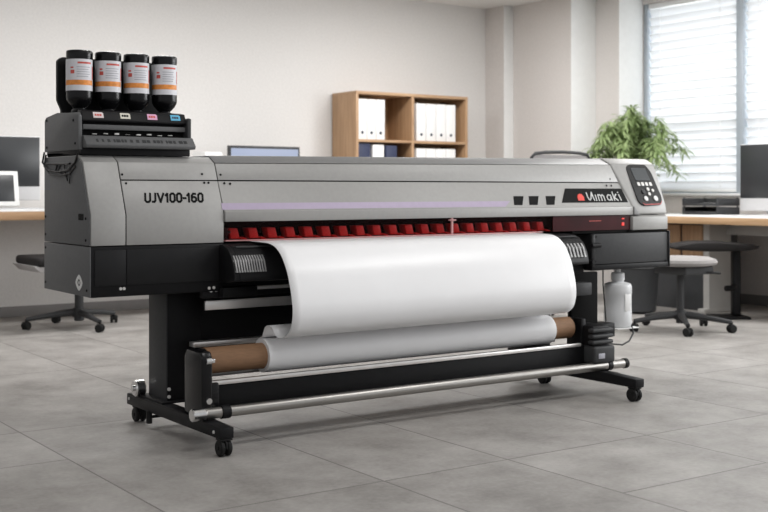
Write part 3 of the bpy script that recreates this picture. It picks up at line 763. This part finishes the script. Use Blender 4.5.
# ------------------------------------------------------------------ waste bottle
t = thing('waste_ink_bottle', 'milky white plastic bottle hanging under the printer right end', 'bottle', (2.425,.42,.262))
q = MB(); c = (2.425,.42,0)
q.lathe([(0,.262),(.060,.262),(.068,.268),(.070,.280),(.070,.340),(.0685,.344),(.0685,.425),(.070,.430),(.070,.464),(.066,.476),(.054,.483),(.034,.486),(.030,.490),(.030,.500),(0,.500)], c, 36); q.build('body', 'cloudy', t)
q = MB(); q.lathe([(.0300,.496),(.034,.497),(.034,.530),(.030,.534),(.014,.536),(.014,.5555),(0,.5555)], c, 24); q.build('cap', 'cloudy', t)
q = MB(); q.box(2.345,2.500,.345,.495,.256,.2615,.002); q.build('drip_tray', 'white', t)
q = MB(); q.prism([(2.405,.345),(2.445,.345),(2.445,.432),(2.405,.432)], .3508, .353, 'y', .0005); q.build('label', 'white', t)

# ------------------------------------------------------------------ bookcase with binders
BK = thing('bookcase', 'open oak bookcase of square compartments against the back wall', 'bookcase', (4.23, 4.8, 0))
bx0, bx1, by0, by1, bz = 3.60, 4.83, 4.60, 4.985, 1.805
for xa in (bx0, bx1-.026):
    q = MB(); q.box(xa, xa+.026, by0, by1, 0, bz-.026, .001); q.build('side_panel', 'woodv', BK)
q = MB(); q.box(bx0, bx1, by0, by1, bz-.026, bz, .001); q.build('top_panel', 'wood', BK)
q = MB(); q.box(4.192, 4.218, by0, by1-.012, .08, bz-.026, .001); q.build('divider', 'woodv', BK)
SH = [1.388, .985, .53, .06]
for z_ in SH:
    for xa, xb in ((bx0+.026, 4.192), (4.218, bx1-.026)):
        q = MB(); q.box(xa, xb, by0, by1-.012, z_-.022, z_, .001); q.build('shelf', 'wood', BK)
q = MB(); q.box(bx0+.026, bx1-.026, by1-.012, by1, .0, bz-.026); q.build('back_board', 'woodv', BK)
def binder(x0, w, z0, h, label, m_, group):
    t = thing('ring_binder', label, 'binder', (x0+w/2, 4.78, z0), group)
    q = MB(); q.box(x0+.001, x0+w-.001, 4.625, 4.92, z0, z0+h, .006, 3); q.build('cover', m_, t)
    q = MB(); q.lathe([(.006,0),(.013,0),(.014,.003),(.006,.003)], (x0+w/2, 4.6225, z0+.060), 14, 'y'); q.build('finger_ring', 'hole', t)
    return t
P3 = ['leftmost', 'middle', 'rightmost']
for k in range(3): binder(3.634+k*.096, .095, SH[0], .352, f'white ring binder in the upper left compartment, {P3[k]} of three', 'binder', 'white binders upper left')
P4 = ['leftmost', 'second from the left', 'third from the left', 'rightmost']
for k in range(4): binder(4.262+k*.112, .110, SH[0], .338, f'white ring binder in the upper right compartment, {P4[k]} of four', 'binder', 'white binders upper right')
binder(3.632, .135, SH[1], .375, 'navy ring binder at the left end of the compartment below', 'navy', 'navy binders')
binder(3.790, .122, SH[1], .363, 'white ring binder between two navy binders', 'binder', None)
binder(3.930, .122, SH[1], .358, 'navy ring binder right of the lone white binder', 'navy', 'navy binders')
for k in range(4): binder(4.262+k*.112, .110, SH[1], .338, f'white ring binder in the compartment under four binders, {P4[k]} in its row', 'binder', 'white binders lower right')

# ------------------------------------------------------------------ left desk and what is on it
D1 = thing('desk', 'long pale desk along the back wall, at the left edge', 'desk', (1.2, 4.6, 0))
DZ = .805
q = MB(); q.box(-1.0, 3.20, 4.23, 4.97, DZ-.004, DZ, .001); q.build('desk_top', 'deskwhite', D1)
q = MB(); q.box(-1.0, 3.20, 4.225, 4.975, DZ-.062, DZ-.004, .003); q.build('edge_board', 'wood', D1)['label'] = 'wooden edge of the desk top'
for xa in (-.95, 3.02):
    q = MB(); q.box(xa, xa+.06, 4.30, 4.90, 0, DZ-.062, .004); q.build('leg', 'legwhite', D1)
def computer(c, w, h, zt, label, facing='y', chin=.10, ft=.07):
    """all-in-one computer: c = centre of foot, screen facing -y or -x"""
    t = thing('desktop_computer', label, 'computer', (c[0], c[1], zt))
    if facing == 'x': rot = Matrix.Translation((c[0], c[1], zt)) @ Matrix.Rotation(R(-90), 4, 'Z')
    else: rot = Matrix.Translation((c[0], c[1], zt))
    q = MB(); q.box(-w/2, w/2, -.02, .02, ft, ft+h, .008, 3, rot); q.build('casing', 'alucase', t)
    q = MB(); q.box(-w/2+.006, w/2-.006, -.0225, -.018, ft+chin, ft+h-.006, .002, 2, rot); q.build('screen', 'screenoff', t)
    q = MB(); q.prism([(-.02,ft+chin*.5),(.035,ft+chin*1.5),(.05,ft+chin*1.5),(.075,.012),(.075,0),(-.09,0),(-.09,.006),(.055,.010)], -.10, .10, 'x', .002, 2, rot @ Matrix.Translation((0,.01,0))); q.build('stand', 'alucase', t)
    q = MB(); q.cyl((0,-.0225,ft+chin*.5), .014, .004, 'y', 16, .0005, rot); q.build('chin_badge', 'greyprint', t)
    return t
computer((.497, 4.62), .73, .462, DZ, 'silver all-in-one computer with a dark screen on the left desk')
T = thing('tablet', 'small tablet with a thick white bezel in front of the left computer', 'tablet', (.52, 4.40, DZ))
mt = Matrix.Translation((.47, 4.40, DZ+.02)) @ Matrix.Rotation(R(-12), 4, 'X')
q = MB(); q.box(-.18, .18, -.006, .006, .012, .262, .005, 3, mt); q.build('casing', 'white', T)
q = MB(); q.box(-.155, .148, -.0075, -.004, .045, .235, .001, 2, mt); q.build('screen', 'screenoff', T)
q = MB(); q.prism([(-.03,0),(.10,0),(.10,.008),(.05,.10),(.042,.10),(.02,.02),(-.03,.02)], .38, .50, 'x', .002, 2, Matrix.Translation((0,4.40,DZ))); q.build('stand', 'white', T)
K = thing('keyboard', 'slim white keyboard lying near the left desk edge', 'keyboard', (.62, 4.31, DZ))
q = MB(); q.prism([(4.25,DZ),(4.25,DZ+.010),(4.37,DZ+.020),(4.37,DZ)], .36, .80, 'x', .002); q.build('tray', 'white', K)
q = MB()
for r_ in range(4):
    for c_ in range(14): 
        y_ = 4.26+r_*.026; q.box(.372+c_*.030, .397+c_*.030, y_, y_+.021, DZ+.009+r_*.0022, DZ+.0145+r_*.0022, .001)
q.build('keys', 'alucase', K, 0)
MN = thing('monitor', 'black-framed monitor with a lit pale blue screen, behind the printer', 'monitor', (2.745, 4.68, DZ))
q = MB(); q.box(2.415, 3.075, 4.66, 4.70, .91, 1.31, .006); q.build('bezel', 'dgrey', MN)
q = MB(); q.box(2.433, 3.057, 4.657, 4.662, .93, 1.288, .001); q.build('screen', 'screenon', MN)
q = MB(); q.box(2.715, 2.775, 4.70, 4.73, DZ+.012, 1.05, .004); q.box(2.595, 2.895, 4.60, 4.82, DZ, DZ+.014, .004); q.build('stand', 'dgrey', MN)
MF = thing('magazine_file', 'white box file standing on the desk left of the lit monitor', 'box file', (2.24, 4.66, DZ))
q = MB(); q.prism([(4.52,DZ),(4.52,DZ+.30),(4.60,DZ+.447),(4.82,DZ+.447),(4.82,DZ)], 2.17, 2.32, 'x', .004); q.build('case', 'white', MF)
q = MB(); q.box(2.20, 2.29, 4.516, 4.521, DZ+.12, DZ+.20, .001); q.build('label_holder', 'alucase', MF)

# ------------------------------------------------------------------ chairs
def star_base(parent, cx_, cy_, a0, rad, mname='dgrey', n=5, angs=None):
    angs = angs or [a0 + 2*pi*k/n for k in range(n)]; n = len(angs)
    q = MB()
    q.lathe([(0,.075),(.040,.075),(.042,.10),(.034,.135),(0,.135)], (cx_,cy_,0), 20)
    for k in range(n):
        a = angs[k]
        q.tube([(cx_+.02*cos(a), cy_+.02*sin(a), .108), (cx_+rad*.55*cos(a), cy_+rad*.55*sin(a), .092), (cx_+rad*cos(a), cy_+rad*sin(a), .070)], [.024,.019,.015], 10)
    base = q.build('star_base', mname, parent)
    for k in range(n):
        a = angs[k]; px, py = cx_+rad*cos(a), cy_+rad*sin(a)
        mt = Matrix.Translation((px, py, 0)) @ Matrix.Rotation(a+.7, 4, 'Z')
        q = MB()
        for s_ in (-1, 1): q.lathe([(0,0),(.023,0),(.028,.004),(.028,.016),(.023,.020),(0,.020)], (0, s_*.015-.010, .028), 18, 'y', mt)
        q.box(-.020, .020, -.006, .006, .02, .056, .003, 2, mt); q.cyl((0,0,.05), .008, .022, 'z', 10, None, mt)
        q.build('caster', 'rubber', base)
    return base
# left chair
C1 = thing('office_chair', 'dark swivel office chair behind the printer left end, by the left desk', 'chair', (.98, 4.02, 0))
star_base(C1, .95, 4.07, 0, .345, angs=[R(169), R(-86), R(24), R(96)])
q = MB(); q.cyl((.95,4.05,.13), .030, .27, 'z', 18); q.cyl((.95,4.05,.05), .034, .09, 'z', 18); q.build('column', 'dgrey', C1)
q = MB(); q.box(.58, 1.13, 3.78, 4.28, .445, .505, .022, 4); q.build('seat', 'dfabric', C1)
q = MB(); q.prism([(.55,.455),(.60,.405),(1.12,.400),(1.14,.445),(.60,.445)], 3.80, 4.26, 'y', .006); q.build('seat_shell', 'meshback', C1)['label'] = 'paler seat shell'
q = MB(); q.box(1.12, 1.17, 3.79, 4.20, .56, .98, .022, 4); q.build('backrest', 'dfabric', C1)
q = MB(); q.tube([(1.05,4.03,.415),(1.16,4.03,.42),(1.19,4.03,.50),(1.18,4.03,.70)], .02, 10); q.build('back_support', 'dgrey', C1)
# right swivel chair with a light seat
cx_, cy_ = 4.24, 1.585
C2 = thing('swivel_stool', 'light grey padded swivel stool on a dark star base, beyond the white bottle', 'stool', (cx_, cy_, 0))
star_base(C2, cx_, cy_, R(-131), .335)
q = MB(); q.cyl((cx_,cy_,.12), .024, .30, 'z', 18); q.cyl((cx_,cy_,.05), .030, .08, 'z', 18); q.build('column', 'dgrey', C2)
q = MB(); q.lathe([(0,.440),(.19,.440),(.235,.450),(.245,.466),(.235,.484),(.19,.498),(.10,.503),(0,.504)], (cx_,cy_,0), 40); q.build('seat', 'fabric', C2)
q = MB(); q.box(cx_-.13, cx_+.15, cy_-.16, cy_+.12, .385, .44, .012, 3); q.tube([(cx_+.05,cy_-.10,.40),(cx_+.12,cy_-.24,.395)], .008, 8); q.build('seat_mechanism', 'dgrey', C2)
# dark stool pushed to the desk
sx_, sy_ = 5.02, 1.97
C3 = thing('stool', 'low stool with a wide dark seat in front of the pale desk leg', 'stool', (sx_, sy_, 0))
q = MB()
mt = Matrix.Translation((sx_, sy_, 0)) @ Matrix.Rotation(R(-34), 4, 'Z')
q.prism([(-.31,.530),(-.29,.512),(-.05,.500),(.22,.506),(.30,.522),(.32,.540),(.27,.552),(.02,.570),(-.14,.568),(-.28,.548)], -.17, .17, 'y', .014, 3, mt); q.build('seat', 'dfabric', C3)
q = MB(); q.box(.155, .215, -.035, .035, .02, .515, .012, 3, mt); q.tube([(.185,0,.25),(.14,-.05,.225),(.09,-.07,.225)], .022, 10, mt); q.build('post', 'black', C3)
q = MB(); q.box(.0, .26, -.13, .13, 0, .02, .006, 2, mt); q.build('base_plate', 'black', C3)
# office chair behind the printer: only the top of its back shows
CX, CY = 3.87, 2.62
C4 = thing('office_chair', 'office chair behind the printer, just the arched top of its back showing', 'chair', (CX, CY, 0))
star_base(C4, CX, CY+.05, R(20), .31)
q = MB(); q.cyl((CX,CY+.05,.12), .027, .30, 'z', 18); q.build('column', 'dgrey', C4)
q = MB(); q.box(CX-.24, CX+.24, CY-.2, CY+.27, .42, .49, .025, 4); q.build('seat', 'dfabric', C4)
q = MB(); a = [(CX-.27, CY-.25, .60),(CX-.285, CY-.26, 1.0),(CX-.28,CY-.265,1.180),(CX-.25,CY-.268,1.206),(CX-.16,CY-.28,1.216),(CX,CY-.288,1.220),(CX+.16,CY-.28,1.216),(CX+.25,CY-.268,1.206),(CX+.28,CY-.265,1.180),(CX+.285,CY-.26,1.0),(CX+.27,CY-.25,.60),(CX-.27,CY-.25,.60)]
q.tube(a, .012, 10); q.tube([(CX,CY,.43),(CX,CY-.24,.44),(CX,CY-.27,.60)], .022, 10); bf = q.build('back_frame', 'dgrey', C4)
q = MB(); q.box(CX-.272, CX+.272, CY-.266, CY-.256, .61, 1.200, .004); q.build('backrest', 'meshback', C4)

# ------------------------------------------------------------------ right desk and what is on it
D2 = thing('desk', 'pale topped desk with a wooden edge under the blinds at the right', 'desk', (5.55, 2.1, 0))
q = MB(); q.box(5.085, 6.06, .9, 3.48, .744, .749, .001); q.build('desk_top', 'deskwhite', D2)
q = MB(); q.box(5.08, 6.065, .895, 3.485, .692, .744, .003); q.build('edge_board', 'deskwood', D2)['label'] = 'wooden edge of the desk top'
q = MB(); q.box(5.30, 5.56, 2.215, 2.275, .0, .692, .004); q.box(5.24, 5.62, 2.21, 2.28, 0, .03, .004); q.build('leg', 'legwhite', D2)
q = MB(); q.box(5.30, 5.56, .95, 1.01, .0, .692, .004); q.box(5.24, 5.62, .945, 1.015, 0, .03, .004); q.build('leg', 'legwhite', D2)
q = MB(); q.box(5.50, 5.54, 1.01, 2.215, .60, .692, .003); q.build('cross_rail', 'legwhite', D2)
CB = thing('low_cabinet', 'low cabinet with pale wood fronts under the right desk', 'cabinet', (5.55, 2.78, 0))
q = MB(); q.box(5.36, 5.75, 2.30, 3.24, .0, .68, .003); q.build('body', 'bin', CB)
for k in range(4):
    q = MB(); q.box(5.342, 5.36, 2.315+k*.228, 2.315+k*.228+.206, .40, .672, .003); f_ = q.build('door', 'woodv', CB)
    h = MB(); h.box(5.332, 5.342, 2.40+k*.228, 2.44+k*.228, .408, .414, .002); h.build('handle', 'dgrey', f_)
BN = thing('waste_bin', 'dark slate waste bin behind the milky bottle and the swivel stool', 'bin', (4.86, 2.56, 0))
q = MB()
mt = Matrix.Translation((4.86, 2.56, 0))
for_r = [(0,.012),(.135,.012),(.150,.02),(.172,.345),(.176,.352),(.168,.352),(.160,.345),(.14,.03),(0,.03)]
q.lathe([(0,0)]+for_r[1:2]+for_r[2:], (0,0,0), 36, 'z', mt); q.build('bucket', 'bin', BN)
q = MB(); q.lathe([(.168,.342),(.178,.342),(.180,.352),(.176,.358),(.168,.356)], (0,0,0), 36, 'z', mt); q.build('rim', 'dgrey', BN)

computer((5.80, 2.005), .60, .532, .749, 'silver all-in-one computer with a dark screen on the right desk', 'x', .10, .036)
def tray(z0, label):
    t = thing('letter_tray', label, 'tray', (5.72, 2.56, z0), 'stacked letter trays')
    x0, x1, y0, y1 = 5.62, 5.90, 2.40, 2.76
    q = MB(); q.box(x0, x1, y0, y1, z0, z0+.005, .001); q.box(x1-.005, x1, y0, y1, z0+.005, z0+.062, .001)
    q.box(x0, x1-.005, y0, y0+.005, z0+.005, z0+.062, .001); q.box(x0, x1-.005, y1-.005, y1, z0+.005, z0+.062, .001)
    q.box(x0, x0+.005, y0+.005, y1-.005, z0+.005, z0+.026, .001); q.build('shell', 'dgrey', t)
    q = MB(); 
    for (xa, ya) in ((x0+.008,y0+.008),(x1-.018,y0+.008),(x0+.008,y1-.018),(x1-.018,y1-.018)): q.box(xa, xa+.010, ya, ya+.010, z0+.005, z0+.0695)
    q.build('riser', 'dgrey', t)
    return t
tray(.749, 'dark letter tray resting on the right desk, lower of the two')
tray(.8195, 'dark letter tray on top of the other tray')
for z0, l in ((.7545,'paper stack in the lower letter tray'),(.825,'paper stack in the upper letter tray')):
    q = MB(); q.box(5.640, 5.870, 2.425, 2.735, z0, z0+.018, .001); o = q.build('paper_stack', 'binder'); tag(o, l, 'paper', 'paper in the letter trays')
q = MB()
for k in range(5): q.box(5.30+.003*k, 5.51+.003*k, 2.02-.002*k, 2.32-.002*k, .749+.0012*k, .7500+.0012*k)
tag(q.build('paper_stack', 'binder', smooth=0), 'loose white sheets on the right desk in front of the computer', 'paper')

# potted plant
PX_, PY_ = 5.48, 3.17
PT = thing('potted_plant', 'bushy bamboo-like plant in a wide dusty pink pot on the right desk', 'plant', (PX_, PY_, .749))
q = MB(); q.lathe([(0,0),(.190,0),(.205,.006),(.232,.090),(.238,.093),(.238,.106),(.226,.106),(.215,.085),(0,.085)], (PX_,PY_,.749), 36); q.build('pot', 'terracotta', PT)
q = MB(); q.lathe([(0,.078),(.214,.085),(.210,.090),(.05,.096),(0,.097)], (PX_,PY_,.749), 28); q.build('soil', 'soil', PT)
random.seed(21)
st = MB(); lf = bmesh.new()
def leaf(p, d_, ln, w):
    d_ = d_.normalized(); sd = d_.cross(Vector((random.uniform(-.3,.3),random.uniform(-.3,.3),1))).normalized(); up = sd.cross(d_).normalized()
    prev = None
    for (t_, wf, dr) in ((0,.12,0),(.25,.85,.015),(.55,1,-.02),(.8,.55,-.09),(1,.04,-.18)):
        c = p + d_*ln*t_ + Vector((0,0,dr*ln*1.3))
        row = [lf.verts.new(c - sd*w*wf/2 + up*w*.15*wf), lf.verts.new(c), lf.verts.new(c + sd*w*wf/2 + up*w*.15*wf)]
        if prev:
            lf.faces.new((prev[0],prev[1],row[1],row[0])); lf.faces.new((prev[1],prev[2],row[2],row[1]))
        prev = row
base = Vector((PX_,PY_,.84))
for k in range(46):
    a = 2*pi*k/46*2.4 + random.uniform(-.3,.3); el = random.uniform(.05, 1.0)
    hgt = random.uniform(.46, .80)*(1-.30*el*el); rad = .52*el
    if k % 9 == 0: rad *= 1.08
    p0 = base + Vector((random.uniform(-.05,.05), random.uniform(-.05,.05), 0)); p0.z = .838
    p1 = p0 + Vector((cos(a)*rad*.30, sin(a)*rad*.30, hgt*.55)); p2 = p0 + Vector((cos(a)*rad*.68, sin(a)*rad*.68, hgt)); p3 = p0 + Vector((cos(a)*rad, sin(a)*rad, hgt*(1-.28*el)))
    pl = catmull([p0,p1,p2,p3], 7)
    pl = [Vector(p) for p in pl]
    for p in pl: p.x = min(p.x, 6.0 if p.y < 3.55 else 5.70)
    st.tube(pl, [max(.0012, .0055*(1-i/len(pl))) for i in range(len(pl))], 6)
    for i, p in enumerate(pl[5:]):
        f_ = i/len(pl[5:]); tg_ = (pl[min(i+6, len(pl)-1)] - pl[i+4]).normalized()
        for j in range(6):
            aa = random.uniform(0, 2*pi)
            d_ = tg_*.55 + Vector((cos(aa), sin(aa), random.uniform(-.5,.35)))*.85
            pp = p + Vector((random.uniform(-.02,.02),random.uniform(-.02,.02),random.uniform(-.02,.02)))
            tip = pp + d_.normalized()*.12
            if tip.x > (6.07 if tip.y < 3.60 else 5.78): continue
            leaf(pp, d_, random.uniform(.06,.115), random.uniform(.013,.022))
st.build('stems', 'stem', PT)
q = MB(); q.bm.free(); q.bm = lf; q.build('foliage', 'leaf', PT, 60)

# ------------------------------------------------------------------ light
w = bpy.data.worlds.new('World'); sc.world = w; w.use_nodes = True
bg = w.node_tree.nodes['Background']
bg.inputs[0].default_value = (0.98, 0.985, 1.0, 1); bg.inputs[1].default_value = 0.50
def area(name, loc, rot, sx, sy, power, col=(1,1,1)):
    l = bpy.data.lights.new(name, 'AREA'); l.shape = 'RECTANGLE'; l.size = sx; l.size_y = sy; l.energy = power; l.color = col
    o = bpy.data.objects.new(name, l); COL.objects.link(o); o.location = loc; o.rotation_euler = rot
    return o
# daylight behind the blinds
area('window_and_fill_light', (6.75, 2.55, 1.75), (0, R(90), 0), 2.0, 2.7, 88, (0.97, 0.985, 1.0))
area('window_and_fill_light', (6.30, -1.7, 1.78), (0, R(90), 0), 1.7, 3.6, 150, (0.97, 0.99, 1.0))  # added fill outside the unseen opening, brightens the right side
# unseen overhead area lights, added to brighten machine, back wall and pilasters
for (x_, y_, p_) in ((.2,-1.0,20),(2.6,-1.0,22),(-1.0,3.2,38),(1.4,3.2,44),(3.8,3.2,50),(4.9,1.6,45)):
    area('overhead_fill_light', (x_, y_, H-.03), (0,0,0), 1.2, .6, p_, (1, .99, .98))

# ------------------------------------------------------------------ camera
cam = bpy.data.cameras.new('Camera'); co = bpy.data.objects.new('Camera', cam); COL.objects.link(co)
co.location = (-1.874, -3.702, .95)
co.rotation_euler = (R(90), 0, math.atan2(1666, 1157) - pi/2)
cam.sensor_width = 36; cam.lens = 1157/768*36; cam.shift_y = -66/768
cam.dof.use_dof = True; cam.dof.focus_distance = 4.6; cam.dof.aperture_fstop = 4.0
cam.clip_end = 60
sc.camera = co
sc.view_settings.view_transform = 'Standard'; sc.view_settings.look = 'None'
sc.view_settings.exposure = 0.06; sc.view_settings.gamma = 1.0; sc.view_settings.use_curve_mapping = False
